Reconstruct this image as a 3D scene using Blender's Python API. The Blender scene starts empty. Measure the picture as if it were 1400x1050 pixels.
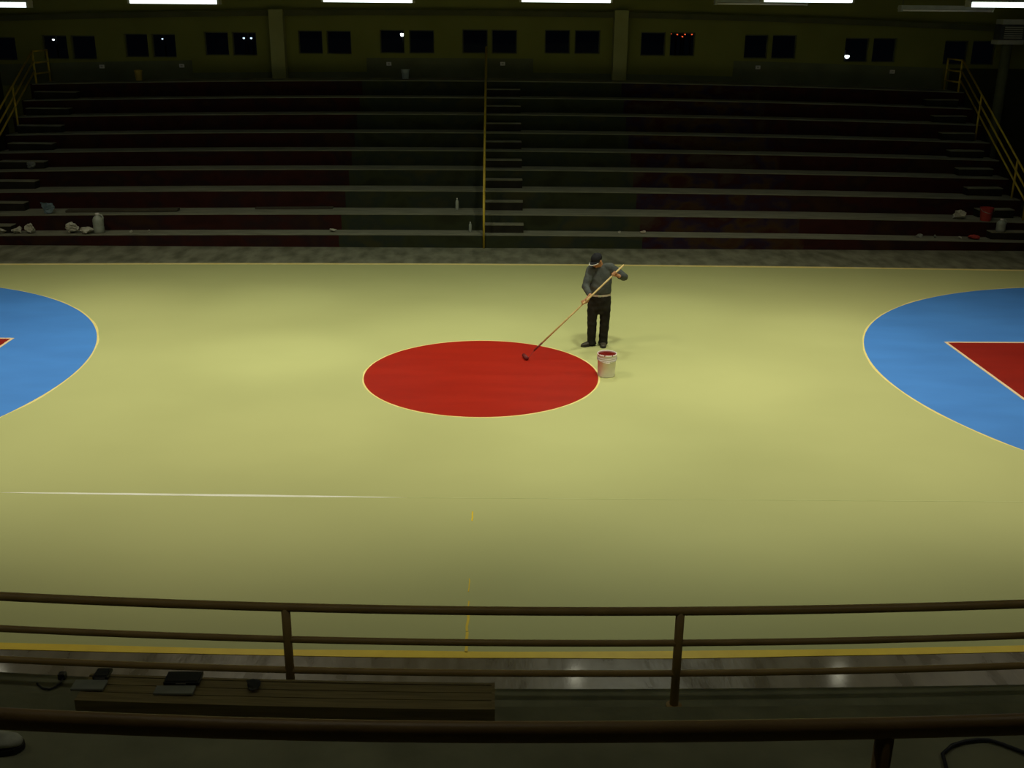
import bpy, bmesh, math, random
from math import sin, cos, pi, radians
from mathutils import Vector, Matrix, Euler

random.seed(7)
SC = bpy.context.scene
COL = SC.collection

# ------------------------------------------------------------------ camera
cd = bpy.data.cameras.new('camera')
cd.sensor_width = 36.0
cd.lens = 36.0 * 1434.84 / 1400.0
cd.clip_start = 0.05
cd.clip_end = 300
cam = bpy.data.objects.new('camera', cd)
COL.objects.link(cam)
th, ro, ya = 0.3383, 0.0094, 0.0179
F = Vector((sin(ya) * cos(th), cos(ya) * cos(th), -sin(th)))
R0 = Vector((cos(ya), -sin(ya), 0))
U0 = R0.cross(F)
R1 = R0 * cos(ro) + U0 * sin(ro)
U1 = U0 * cos(ro) - R0 * sin(ro)
m = Matrix.Identity(4)
for i in range(3):
    m[i][0] = R1[i]; m[i][1] = U1[i]; m[i][2] = -F[i]
m[0][3], m[1][3], m[2][3] = 0.2, -15.331, 5.2525
cam.matrix_world = m
SC.camera = cam

# ------------------------------------------------------------------ world: moonless night outside
w = bpy.data.worlds.new('night'); SC.world = w
w.use_nodes = True
w.node_tree.nodes['Background'].inputs[0].default_value = (0.25, 0.35, 0.6, 1)
w.node_tree.nodes['Background'].inputs[1].default_value = 0.002
SC.view_settings.view_transform = 'Standard'
SC.view_settings.look = 'None'
SC.view_settings.exposure = 0.0
SC.view_settings.gamma = 1.0
SC.view_settings.use_curve_mapping = False

# ------------------------------------------------------------------ lamps: shaded high-bay lamps above the court (out of frame)
def spot(x, y, z, power, half, blend, tilt=(0, 0), col=(1, 0.965, 0.78), rad=0.4):
    l = bpy.data.lights.new('high_bay_lamp', 'SPOT')
    l.energy = power; l.spot_size = radians(2 * half); l.spot_blend = blend
    l.color = col; l.shadow_soft_size = rad
    o = bpy.data.objects.new('high_bay_lamp', l)
    o.location = (x, y, z)
    o.rotation_euler = (radians(tilt[1]), radians(tilt[0]), 0)
    COL.objects.link(o)
GREENISH, WARM = (0.96, 1.0, 0.80), (1.0, 0.92, 0.70)
LAMPS = [  # x, y, power, tilt away from the camera, colour
    (-10.0, 3.2, 400, 9, WARM), (-3.9, 3.2, 560, 9, GREENISH), (1.9, 3.2, 500, 9, GREENISH), (7.4, 3.2, 440, 9, WARM),
    (-9.4, -1.0, 800, 0, GREENISH), (-3.5, -0.9, 800, 0, WARM), (2.4, -1.1, 900, 0, GREENISH), (8.2, -1.0, 830, 0, WARM),
]
for x, y, p, tl, c in LAMPS:
    spot(x, y, 7.8, p, 54, 0.75, tilt=(0, tl), col=c)
for x in (-8.0, -2.6, 2.9, 8.2):            # lamps over the near edge, aimed at the middle of the court
    spot(x, -6.2, 7.8, 640, 36, 1.0, tilt=(0, 28), col=(1, 0.94, 0.75))
for x, y, p, c in ((-3.3, 1.0, 190, GREENISH), (-4.1, 4.2, 120, GREENISH), (-7.2, 4.4, 110, WARM), (-2.5, -2.5, 130, WARM), (1.6, -2.9, 140, GREENISH),
                   (3.3, 3.8, 130, GREENISH), (3.5, -0.6, 130, WARM), (6.2, 2.4, 110, GREENISH), (-0.6, 2.6, 80, GREENISH)):
    spot(x, y, 7.8, p * 1.5, 13, 1.0, col=c)      # narrow beams added to make the brighter pools on the court
for x in (-10.0, 1.9, 7.4):                 # small unseen lights added to make glints on the near apron
    l = bpy.data.lights.new('bulb_tip', 'POINT'); l.energy = 9; l.shadow_soft_size = 0.13; l.color = (1, 0.97, 0.72)
    o = bpy.data.objects.new('bulb_tip', l); o.location = (x, 3.2, 7.7); COL.objects.link(o)
def strip(x, y, z, p):
    l = bpy.data.lights.new('tube_lamp', 'AREA'); l.shape = 'RECTANGLE'; l.size = 2.2; l.size_y = 0.25
    l.energy = p; l.color = (1.0, 0.98, 0.78)
    o = bpy.data.objects.new('tube_lamp', l); o.location = (x, y, z); COL.objects.link(o)
for x in (-5.4, -0.6, 4.2):                 # tube lights over the near steps
    strip(x, -11.2, 6.6, 9)

# ------------------------------------------------------------------ helpers
def tag(o, label=None, cat=None, group=None, kind=None):
    if label: o['label'] = label
    if cat: o['category'] = cat
    if group: o['group'] = group
    if kind: o['kind'] = kind
    return o

def link(name, me, mats, parent=None, loc=None):
    o = bpy.data.objects.new(name, me)
    COL.objects.link(o)
    if mats is not None:
        for mm in (mats if isinstance(mats, (list, tuple)) else [mats]):
            me.materials.append(mm)
    if parent is not None: o.parent = parent
    if loc is not None: o.location = loc
    return o

def obj(name, bm, mats, parent=None, loc=None, smooth=False):
    bmesh.ops.recalc_face_normals(bm, faces=bm.faces)
    me = bpy.data.meshes.new(name)
    bm.to_mesh(me); bm.free()
    if smooth:
        for p in me.polygons: p.use_smooth = True
    return link(name, me, mats, parent, loc)

def empty(name, loc, label, cat, group=None, rz=0):
    o = bpy.data.objects.new(name, None)
    o.empty_display_size = 0.1
    o.location = loc; o.rotation_euler = (0, 0, rz)
    COL.objects.link(o)
    return tag(o, label, cat, group)

def struct(name, bm, mats, parent=None, smooth=False):
    o = obj(name, bm, mats, parent, smooth=smooth)
    if parent is None: o['kind'] = 'structure'
    return o

def copy_tree(root, loc, label=None, rz=None):
    r = root.copy(); COL.objects.link(r); r.location = loc
    if rz is not None: r.rotation_euler = (0, 0, rz)
    if label: r['label'] = label
    for ch in list(root.children):
        c = ch.copy(); COL.objects.link(c); c.parent = r
        for g in list(ch.children):
            d = g.copy(); COL.objects.link(d); d.parent = c
    return r

def box(bm, x0, x1, y0, y1, z0, z1, bev=0.0):
    vs = [bm.verts.new((x, y, z)) for x in (x0, x1) for y in (y0, y1) for z in (z0, z1)]
    f = [(0, 1, 3, 2), (4, 6, 7, 5), (0, 4, 5, 1), (2, 3, 7, 6), (0, 2, 6, 4), (1, 5, 7, 3)]
    fs = [bm.faces.new([vs[i] for i in q]) for q in f]
    if bev > 0:
        es = list({e for ff in fs for e in ff.edges})
        bmesh.ops.bevel(bm, geom=es, offset=bev, segments=2, affect='EDGES', profile=0.6)
    return vs

def frame_of(d):
    d = d.normalized()
    a = Vector((0, 0, 1)) if abs(d.z) < 0.9 else Vector((1, 0, 0))
    s = d.cross(a).normalized()
    return s, d.cross(s).normalized()

def tube(bm, pts, r, n=12, caps=True):
    pts = [Vector(p) for p in pts]
    rs = r if isinstance(r, (list, tuple)) else [r] * len(pts)
    rings = []
    s0 = None
    for i, p in enumerate(pts):
        d = (pts[min(i + 1, len(pts) - 1)] - pts[max(i - 1, 0)])
        if s0 is None: s, t = frame_of(d)
        else:
            dn = d.normalized()
            s = (s0 - dn * s0.dot(dn)).normalized(); t = dn.cross(s)
        s0 = s
        rings.append([bm.verts.new(p + (s * cos(2 * pi * k / n) + t * sin(2 * pi * k / n)) * rs[i]) for k in range(n)])
    for a, b in zip(rings, rings[1:]):
        for k in range(n):
            bm.faces.new((a[k], a[(k + 1) % n], b[(k + 1) % n], b[k]))
    if caps:
        bm.faces.new(rings[0][::-1]); bm.faces.new(rings[-1])

def lathe(bm, prof, n=32, c=(0, 0, 0), cap0=True, cap1=True):
    rings = []
    for r, z in prof:
        rings.append([bm.verts.new((c[0] + r * cos(2 * pi * k / n), c[1] + r * sin(2 * pi * k / n), c[2] + z)) for k in range(n)])
    for a, b in zip(rings, rings[1:]):
        for k in range(n):
            bm.faces.new((a[k], a[(k + 1) % n], b[(k + 1) % n], b[k]))
    if cap0: bm.faces.new(rings[0][::-1])
    if cap1: bm.faces.new(rings[-1])

def poly_slab(bm, pts, z0, z1):
    lo = [bm.verts.new((p[0], p[1], z0)) for p in pts]
    hi = [bm.verts.new((p[0], p[1], z1)) for p in pts]
    n = len(pts)
    bm.faces.new(hi); bm.faces.new(lo[::-1])
    for k in range(n):
        bm.faces.new((lo[k], lo[(k + 1) % n], hi[(k + 1) % n], hi[k]))

def band(bm, a, b, z0, z1):
    """closed strip between two equally long polylines a and b"""
    A0 = [bm.verts.new((p[0], p[1], z0)) for p in a]; A1 = [bm.verts.new((p[0], p[1], z1)) for p in a]
    B0 = [bm.verts.new((p[0], p[1], z0)) for p in b]; B1 = [bm.verts.new((p[0], p[1], z1)) for p in b]
    for k in range(len(a) - 1):
        bm.faces.new((A1[k], A1[k + 1], B1[k + 1], B1[k]))
        bm.faces.new((A0[k + 1], A0[k], B0[k], B0[k + 1]))
        bm.faces.new((A0[k], A0[k + 1], A1[k + 1], A1[k]))
        bm.faces.new((B0[k + 1], B0[k], B1[k], B1[k + 1]))
    for k in (0, -1):
        bm.faces.new((A0[k], A1[k], B1[k], B0[k]))

def sweep_box(bm, xs, yf, yb, zb, zt, zfun=lambda x, z: 0.0):
    """long box along X whose height follows zfun"""
    rows = []
    for x in xs:
        rows.append([bm.verts.new((x, y, z + zfun(x, z))) for y, z in ((yf, zb), (yf, zt), (yb, zt), (yb, zb))])
    for a, b in zip(rows, rows[1:]):
        for k in range(4):
            bm.faces.new((a[k], a[(k + 1) % 4], b[(k + 1) % 4], b[k]))
    bm.faces.new(rows[0]); bm.faces.new(rows[-1][::-1])

def lin(a, b, n): return [a + (b - a) * i / (n - 1) for i in range(n)]

# ------------------------------------------------------------------ materials
def mat(name, c1, c2=None, rough=0.6, scale=4.0, stretch=(1, 1, 1), detail=5.0, lo=0.35, hi=0.65, bump=0.0, bscale=60.0,
        metal=0.0, spec=0.5, coat=0.0, rough2=None):
    mt = bpy.data.materials.new(name); mt.use_nodes = True
    nt = mt.node_tree; b = nt.nodes['Principled BSDF']
    b.inputs['Roughness'].default_value = rough
    b.inputs['Metallic'].default_value = metal
    b.inputs['Specular IOR Level'].default_value = spec
    b.inputs['Coat Weight'].default_value = coat
    b.inputs['Coat Roughness'].default_value = 0.09
    tc = nt.nodes.new('ShaderNodeTexCoord')
    mp = nt.nodes.new('ShaderNodeMapping'); mp.inputs['Scale'].default_value = stretch
    nt.links.new(tc.outputs['Object'], mp.inputs['Vector'])
    nz = nt.nodes.new('ShaderNodeTexNoise'); nz.inputs['Scale'].default_value = scale; nz.inputs['Detail'].default_value = detail
    nt.links.new(mp.outputs[0], nz.inputs['Vector'])
    rp = nt.nodes.new('ShaderNodeValToRGB')
    rp.color_ramp.elements[0].position = lo; rp.color_ramp.elements[1].position = hi
    rp.color_ramp.elements[0].color = (*c1, 1)
    rp.color_ramp.elements[1].color = (*(c2 or [min(1, v * 1.15) for v in c1]), 1)
    nt.links.new(nz.outputs['Fac'], rp.inputs['Fac'])
    nt.links.new(rp.outputs['Color'], b.inputs['Base Color'])
    if rough2 is not None:
        mr = nt.nodes.new('ShaderNodeMapRange'); mr.inputs['To Min'].default_value = rough; mr.inputs['To Max'].default_value = rough2
        mr.inputs['From Min'].default_value = lo; mr.inputs['From Max'].default_value = hi
        nt.links.new(nz.outputs['Fac'], mr.inputs['Value']); nt.links.new(mr.outputs[0], b.inputs['Roughness'])
    if bump > 0:
        n2 = nt.nodes.new('ShaderNodeTexNoise'); n2.inputs['Scale'].default_value = bscale; n2.inputs['Detail'].default_value = 4
        nt.links.new(mp.outputs[0], n2.inputs['Vector'])
        bp = nt.nodes.new('ShaderNodeBump'); bp.inputs['Strength'].default_value = bump; bp.inputs['Distance'].default_value = 0.01
        nt.links.new(n2.outputs['Fac'], bp.inputs['Height']); nt.links.new(bp.outputs[0], b.inputs['Normal'])
    return mt

def emit(name, col, strength):
    mt = bpy.data.materials.new(name); mt.use_nodes = True
    b = mt.node_tree.nodes['Principled BSDF']
    b.inputs['Base Color'].default_value = (*col, 1)
    b.inputs['Emission Color'].default_value = (*col, 1)
    b.inputs['Emission Strength'].default_value = strength
    return mt

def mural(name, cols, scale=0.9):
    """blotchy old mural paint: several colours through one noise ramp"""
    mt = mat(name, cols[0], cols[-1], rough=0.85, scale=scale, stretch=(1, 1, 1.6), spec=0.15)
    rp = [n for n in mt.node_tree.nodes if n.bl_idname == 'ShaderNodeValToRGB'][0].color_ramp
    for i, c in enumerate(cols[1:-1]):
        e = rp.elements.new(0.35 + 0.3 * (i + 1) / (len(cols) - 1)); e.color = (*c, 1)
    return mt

def glass_mat():
    mt = bpy.data.materials.new('window_glass'); mt.use_nodes = True
    nt = mt.node_tree; out = nt.nodes['Material Output']
    nt.nodes.remove(nt.nodes['Principled BSDF'])
    tr = nt.nodes.new('ShaderNodeBsdfTransparent'); tr.inputs[0].default_value = (0.82, 0.86, 0.86, 1)
    gl = nt.nodes.new('ShaderNodeBsdfGlossy'); gl.inputs['Roughness'].default_value = 0.03
    fr = nt.nodes.new('ShaderNodeFresnel'); fr.inputs[0].default_value = 1.45
    mx = nt.nodes.new('ShaderNodeMixShader')
    nt.links.new(fr.outputs[0], mx.inputs[0]); nt.links.new(tr.outputs[0], mx.inputs[1]); nt.links.new(gl.outputs[0], mx.inputs[2])
    nt.links.new(mx.outputs[0], out.inputs[0])
    return mt

M = dict(
    concrete=mat('concrete', (0.115, 0.112, 0.07), (0.215, 0.205, 0.13), 0.55, 1.8, (1, 0.3, 1), bump=0.25, bscale=25, spec=0.5, rough2=0.3),
    apron_near=mat('apron_concrete_brown', (0.10, 0.077, 0.04), (0.165, 0.132, 0.072), 0.24, 2.6, (1.6, 0.5, 1), detail=7, bump=0.2, bscale=18, spec=0.55, rough2=0.4, coat=0.5),
    apron_far=mat('apron_concrete_grey', (0.12, 0.12, 0.075), (0.27, 0.265, 0.18), 0.5, 2.2, (1.4, 0.6, 1), detail=8, bump=0.2, bscale=18, spec=0.4, rough2=0.35),
    court=mat('court_paint_olive', (0.485, 0.495, 0.205), (0.515, 0.525, 0.22), 0.62, 0.35, (1, 1.4, 1), detail=3, bump=0.04, bscale=40, spec=0.35),
    red=mat('court_paint_red', (0.36, 0.013, 0.004), (0.42, 0.018, 0.006), 0.4, 1.2, (0.5, 2.5, 1), bump=0.05, bscale=30, spec=0.35),
    darkred=mat('court_paint_dark_red', (0.26, 0.010, 0.004), (0.31, 0.013, 0.005), 0.5, 1.2, (0.5, 2.5, 1), bump=0.05, bscale=30, spec=0.3),
    blue=mat('court_paint_blue', (0.068, 0.245, 0.70), (0.078, 0.28, 0.78), 0.5, 0.9, (0.7, 1.8, 1), bump=0.04, bscale=30, spec=0.3),
    line_cream=mat('line_paint_cream', (0.86, 0.70, 0.22), (0.92, 0.78, 0.33), 0.6, 5),
    line_pink=mat('line_paint_pale', (0.85, 0.62, 0.38), (0.92, 0.72, 0.45), 0.6, 5),
    line_yellow=mat('line_paint_yellow', (0.86, 0.60, 0.012), (0.95, 0.69, 0.02), 0.5, 5),
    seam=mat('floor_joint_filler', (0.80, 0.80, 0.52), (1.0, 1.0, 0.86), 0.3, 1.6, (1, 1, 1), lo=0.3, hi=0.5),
    seam_faint=mat('floor_joint_painted', (0.49, 0.52, 0.2), (0.58, 0.60, 0.28), 0.5, 2.5),
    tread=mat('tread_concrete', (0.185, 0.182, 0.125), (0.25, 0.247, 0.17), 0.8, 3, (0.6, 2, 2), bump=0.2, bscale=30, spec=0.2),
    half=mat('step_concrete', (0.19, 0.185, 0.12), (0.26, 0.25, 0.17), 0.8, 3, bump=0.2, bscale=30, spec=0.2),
    step_front=mat('step_front_dark', (0.02, 0.018, 0.012), (0.03, 0.026, 0.018), 0.9, 3, spec=0.1),  # shade below each half step, painted as a dark front
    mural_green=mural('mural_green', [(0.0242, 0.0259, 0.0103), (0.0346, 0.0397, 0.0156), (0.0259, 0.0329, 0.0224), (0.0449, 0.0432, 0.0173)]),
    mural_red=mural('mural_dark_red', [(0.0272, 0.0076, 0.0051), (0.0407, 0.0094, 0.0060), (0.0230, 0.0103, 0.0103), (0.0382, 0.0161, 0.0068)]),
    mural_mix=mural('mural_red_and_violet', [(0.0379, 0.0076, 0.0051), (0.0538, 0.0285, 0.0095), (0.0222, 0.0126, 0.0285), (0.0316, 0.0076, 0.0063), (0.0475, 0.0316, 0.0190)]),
    wall=mat('wall_olive', (0.215, 0.212, 0.05), (0.24, 0.236, 0.06), 0.9, 1.0, bump=0.1, spec=0.1),
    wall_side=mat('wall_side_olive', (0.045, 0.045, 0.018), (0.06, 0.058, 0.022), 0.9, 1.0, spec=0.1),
    dado_dark=mat('wall_dado_dark', (0.05, 0.05, 0.025), (0.065, 0.065, 0.03), 0.9, 1.5, spec=0.1),
    dado=mat('wall_dado_grey', (0.14, 0.145, 0.075), (0.17, 0.175, 0.09), 0.9, 1.5, spec=0.1),
    pilaster=mat('pilaster_paint', (0.33, 0.32, 0.125), (0.37, 0.36, 0.15), 0.9, 1.5, spec=0.1),
    beam=mat('beam_paint', (0.10, 0.10, 0.045), (0.13, 0.125, 0.055), 0.9, 1.5, spec=0.1),
    ceiling=mat('ceiling_sheet', (0.20, 0.20, 0.14), (0.25, 0.25, 0.17), 0.8, 1, spec=0.2),
    frame=mat('window_frame_paint', (0.07, 0.07, 0.03), (0.09, 0.09, 0.04), 0.6, 4),
    glass=glass_mat(),
    yellow=mat('yellow_enamel', (0.52, 0.36, 0.03), (0.62, 0.44, 0.04), 0.45, 6, spec=0.4),
    brownrail=mat('brown_enamel', (0.34, 0.22, 0.075), (0.42, 0.28, 0.10), 0.42, 4, bump=0.1, bscale=90, spec=0.45),
    darkrail=mat('dark_brown_enamel', (0.16, 0.095, 0.03), (0.20, 0.12, 0.04), 0.45, 4, bump=0.1, bscale=90, spec=0.35),
    wood=mat('bench_wood', (0.19, 0.145, 0.06), (0.27, 0.21, 0.09), 0.6, 5, (0.5, 9, 9), bump=0.2, bscale=20),
    greycon=mat('near_tread_concrete', (0.17, 0.172, 0.105), (0.24, 0.24, 0.15), 0.8, 3, bump=0.25, bscale=25, spec=0.25),
    white=mat('white_plastic', (0.82, 0.77, 0.70), (0.86, 0.82, 0.75), 0.45, 3, spec=0.4),
    offwhite=mat('paper_white', (0.42, 0.40, 0.30), (0.55, 0.53, 0.42), 0.9, 8),
    paint=mat('wet_red_paint', (0.15, 0.006, 0.005), (0.19, 0.008, 0.006), 0.15, 6, spec=0.6),
    paint_dark=mat('roller_nap_red', (0.13, 0.006, 0.006), (0.19, 0.009, 0.008), 0.6, 40, bump=0.5, bscale=200),
    steel=mat('galvanized_steel', (0.45, 0.45, 0.42), (0.55, 0.55, 0.5), 0.35, 10, metal=0.9),
    polewood=mat('pole_wood', (0.52, 0.36, 0.13), (0.64, 0.46, 0.18), 0.55, 4, (3, 3, 3)),
    skin=mat('skin', (0.42, 0.20, 0.085), (0.48, 0.24, 0.11), 0.55, 12, spec=0.35),
    sweater=mat('grey_knit', (0.062, 0.068, 0.062), (0.088, 0.094, 0.084), 0.95, 9, bump=0.5, bscale=120, spec=0.1),
    trousers=mat('black_cloth', (0.012, 0.011, 0.008), (0.022, 0.02, 0.014), 0.85, 8, bump=0.3, bscale=60, spec=0.15),
    shoe=mat('shoe_leather', (0.03, 0.027, 0.018), (0.06, 0.05, 0.03), 0.5, 10, spec=0.4),
    sole=mat('shoe_sole', (0.02, 0.018, 0.014), None, 0.8, 10),
    cap=mat('cap_cloth', (0.012, 0.012, 0.014), (0.02, 0.02, 0.022), 0.85, 12, spec=0.15),
    capwhite=mat('cap_trim', (0.62, 0.58, 0.5), None, 0.8, 12),
    belt=mat('belt_pale', (0.42, 0.34, 0.25), (0.5, 0.42, 0.32), 0.6, 8),
    hair=mat('black_hair', (0.008, 0.007, 0.006), None, 0.5, 30),
    eye=mat('eye_dark', (0.02, 0.015, 0.01), None, 0.2, 5),
    lips=mat('lips', (0.32, 0.11, 0.07), None, 0.5, 5),
    black=mat('black_plastic', (0.010, 0.010, 0.012), (0.016, 0.016, 0.018), 0.5, 10),
    rubber=mat('cable_rubber', (0.008, 0.009, 0.016), None, 0.5, 10),
    fixture=mat('fixture_enamel', (0.42, 0.42, 0.33), (0.5, 0.5, 0.4), 0.5, 5),
    tubelight=emit('lit_fluorescent_diffuser', (0.86, 1.0, 0.97), 2.2),
    bottle=mat('clear_bottle_plastic', (0.34, 0.36, 0.30), (0.42, 0.44, 0.36), 0.25, 5),
    jug=mat('jug_plastic', (0.30, 0.33, 0.27), (0.38, 0.4, 0.33), 0.4, 5),
    bluebag=mat('blue_grey_cloth', (0.10, 0.15, 0.17), (0.17, 0.23, 0.25), 0.85, 10, bump=0.3),
    redplastic=mat('red_cloth', (0.35, 0.03, 0.02), (0.42, 0.04, 0.03), 0.7, 10),
    darkplank=mat('dark_plank', (0.045, 0.038, 0.022), (0.075, 0.062, 0.035), 0.8, 6, (0.5, 8, 8), bump=0.2),
    ground=mat('night_ground', (0.02, 0.022, 0.015), (0.03, 0.03, 0.02), 0.95, 0.5),
    bin=mat('yellow_bin_plastic', (0.45, 0.32, 0.05), (0.5, 0.36, 0.07), 0.5, 5),
    paleblue=mat('pale_bucket_plastic', (0.45, 0.52, 0.48), (0.52, 0.6, 0.56), 0.45, 5),
    whitebulb=emit('street_lamp_white', (0.95, 0.98, 1.0), 6.0),
    dimbulb=emit('street_lamp_dim', (0.6, 0.75, 0.95), 2.5),
    redbulb=emit('red_lamp', (1.0, 0.12, 0.03), 1.6),
    darkmetal=mat('dark_grey_metal', (0.05, 0.05, 0.05), (0.07, 0.07, 0.065), 0.5, 8),
    vent=mat('vent_white_band', (0.42, 0.42, 0.34), (0.48, 0.48, 0.4), 0.6, 6),
    shoegrey=mat('grey_shoe_cloth', (0.30, 0.31, 0.25), (0.42, 0.43, 0.36), 0.8, 14, bump=0.3),
    greyboard=mat('grey_board', (0.20, 0.21, 0.18), (0.26, 0.27, 0.23), 0.6, 8),
)

# ------------------------------------------------------------------ room shell
XL, XR, YB, YW, ZC = -16.6, 17.0, -17.5, 16.26, 8.9
bm = bmesh.new(); box(bm, XL, XR, YB, YW + 0.3, -0.2, 0.0)
floor = struct('floor', bm, M['concrete'])
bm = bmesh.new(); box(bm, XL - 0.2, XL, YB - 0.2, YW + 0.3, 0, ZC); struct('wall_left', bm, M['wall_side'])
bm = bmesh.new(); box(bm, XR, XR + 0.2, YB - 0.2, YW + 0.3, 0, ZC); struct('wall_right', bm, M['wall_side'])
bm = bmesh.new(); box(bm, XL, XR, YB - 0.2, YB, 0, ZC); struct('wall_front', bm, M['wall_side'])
bm = bmesh.new(); box(bm, XL - 0.2, XR + 0.2, YB - 0.2, YW + 0.3, ZC, ZC + 0.15); struct('ceiling', bm, M['ceiling'])
bm = bmesh.new(); box(bm, -80, 80, YW + 0.35, 95, -0.25, -0.05); struct('floor_outside', bm, M['ground'])

# back wall with eleven pairs of openings: (left pane x0,x1, right pane x0,x1, sill, head)
WIN = [
    (-14.98, -14.27, -14.17, -13.46, 3.90, 4.53),
    (-12.70, -12.00, -11.89, -11.20, 3.94, 4.59),
    (-10.37, -9.71, -9.60, -8.92, 4.01, 4.65),
    (-8.10, -7.42, -7.31, -6.62, 4.08, 4.72),
    (-5.43, -4.74, -4.62, -3.92, 4.145, 4.78),
    (-3.10, -2.40, -2.27, -1.55, 4.18, 4.82),
    (-0.75, -0.02, 0.09, 0.82, 4.195, 4.85),
    (1.61, 2.34, 2.47, 3.20, 4.21, 4.86),
    (4.37, 5.08, 5.21, 5.93, 4.17, 4.82),
    (7.36, 8.04, 8.16, 8.86, 4.12, 4.775),
    (10.27, 10.97, 11.08, 11.76, 4.05, 4.715),
    (13.16, 13.86, 13.97, 14.66, 4.00, 4.665),
]
bm = bmesh.new()
T = 0.22
x = XL
for k, (a0, a1, b0, b1, s, h) in enumerate(WIN):
    nx = (b1 + WIN[k + 1][0]) / 2 if k + 1 < len(WIN) else XR
    box(bm, x, a0, YW, YW + T, 0, ZC); box(bm, b1, nx, YW, YW + T, 0, ZC); box(bm, a1, b0, YW, YW + T, s, h)
    box(bm, a0, b1, YW, YW + T, 0, s); box(bm, a0, b1, YW, YW + T, h, ZC)
    x = nx
struct('wall_back', bm, M['wall'])
for k, (a0, a1, b0, b1, s, h) in enumerate(WIN):
    bm = bmesh.new()
    for p0, p1 in ((a0, a1), (b0, b1)):
        f = 0.03
        y0, y1 = YW + 0.09, YW + 0.13
        box(bm, p0, p0 + f, y0, y1, s, h); box(bm, p1 - f, p1, y0, y1, s, h)
        box(bm, p0 + f, p1 - f, y0, y1, s, s + f); box(bm, p0 + f, p1 - f, y0, y1, h - f, h)
    wf = struct('window_%d' % (k + 1), bm, M['frame'])
    for p0, p1 in ((a0, a1), (b0, b1)):
        bm = bmesh.new(); box(bm, p0 + 0.02, p1 - 0.02, YW + 0.106, YW + 0.112, s + 0.02, h - 0.02)
        obj('pane', bm, M['glass'], wf)

def camber(x, z):
    return -0.00138 * x * x * (0.4 + 0.6 * min(z, 4.8) / 4.8)

bm = bmesh.new(); sweep_box(bm, lin(XL, XR, 26), YW - 0.2, YW, 5.215, 5.36, camber); struct('trim_1', bm, M['beam'])
tn = 2
for cx, zt in ((-5.97, 5.34), (3.755, 5.40)):
    bm = bmesh.new(); box(bm, cx - 0.2, cx + 0.2, YW - 0.32, YW, 3.45, zt, 0.012); struct('trim_%d' % tn, bm, M['pilaster']); tn += 1
for x0, x1, zt in ((-14.0, -8.5, 4.03), (-3.5, 1.29, 4.065), (7.08, 13.2, 4.12)):
    bm = bmesh.new(); sweep_box(bm, lin(x0, x1, 10), YW - 0.014, YW, 3.42, zt, camber); struct('trim_%d' % tn, bm, M['dado']); tn += 1
for x0, x1, zt in ((XL, -14.0, 3.95), (13.4, XR, 3.9)):
    bm = bmesh.new(); box(bm, x0, x1, YW - 0.016, YW, 0.0, zt); struct('trim_%d' % tn, bm, M['dado_dark']); tn += 1  # dark sheets that paint in the light falloff beyond the stand ends
for x0, x1 in ((-8.5, -6.19), (-5.75, -3.5), (1.29, 3.54), (3.97, 7.08)):
    bm = bmesh.new(); sweep_box(bm, lin(x0, x1, 8), YW - 0.014, YW, 3.42, 3.68, camber); struct('trim_%d' % tn, bm, M['dado']); tn += 1

# ------------------------------------------------------------------ court paint (thin coats lying on the concrete floor)
def wob(n, amp, seed):
    rnd = random.Random(seed); v = [rnd.uniform(-amp, amp) for _ in range(n)]
    return [(v[i - 1] + v[i] * 2 + v[(i + 1) % n]) / 4 for i in range(n)]
def ysn(x):  # near painted edge, hand laid and slightly bowed
    t = max(-8, min(8, x - 0.9)); return -7.515 + 0.0075 * t * t * (1 - abs(t) / 24)
def ysf(x):
    return 7.60 - 0.0022 * x * x
xs = lin(XL + 0.05, XR - 0.05, 70)
bm = bmesh.new(); band(bm, [(x, ysn(x)) for x in xs], [(x, ysf(x)) for x in xs], -0.01, 0.003)
cp = obj('court_paint', bm, M['court'], floor); cp['label'] = 'pale olive green court paint'
def line_y(name, yf, wdt, z, m, seed, amp=0.012):
    a = wob(len(xs), amp, seed); b = wob(len(xs), amp, seed + 1)
    bm = bmesh.new(); band(bm, [(x, yf(x) - wdt / 2 + a[i]) for i, x in enumerate(xs)], [(x, yf(x) + wdt / 2 + b[i]) for i, x in enumerate(xs)], -0.008, z)
    return obj(name, bm, M[m], floor)
line_y('sideline', ysn, 0.10, 0.006, 'line_yellow', 3)['label'] = 'strong yellow sideline along the near edge of the court'
line_y('sideline', ysf, 0.13, 0.006, 'line_cream', 5)['label'] = 'thin yellowish sideline along the far edge of the court'

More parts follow.
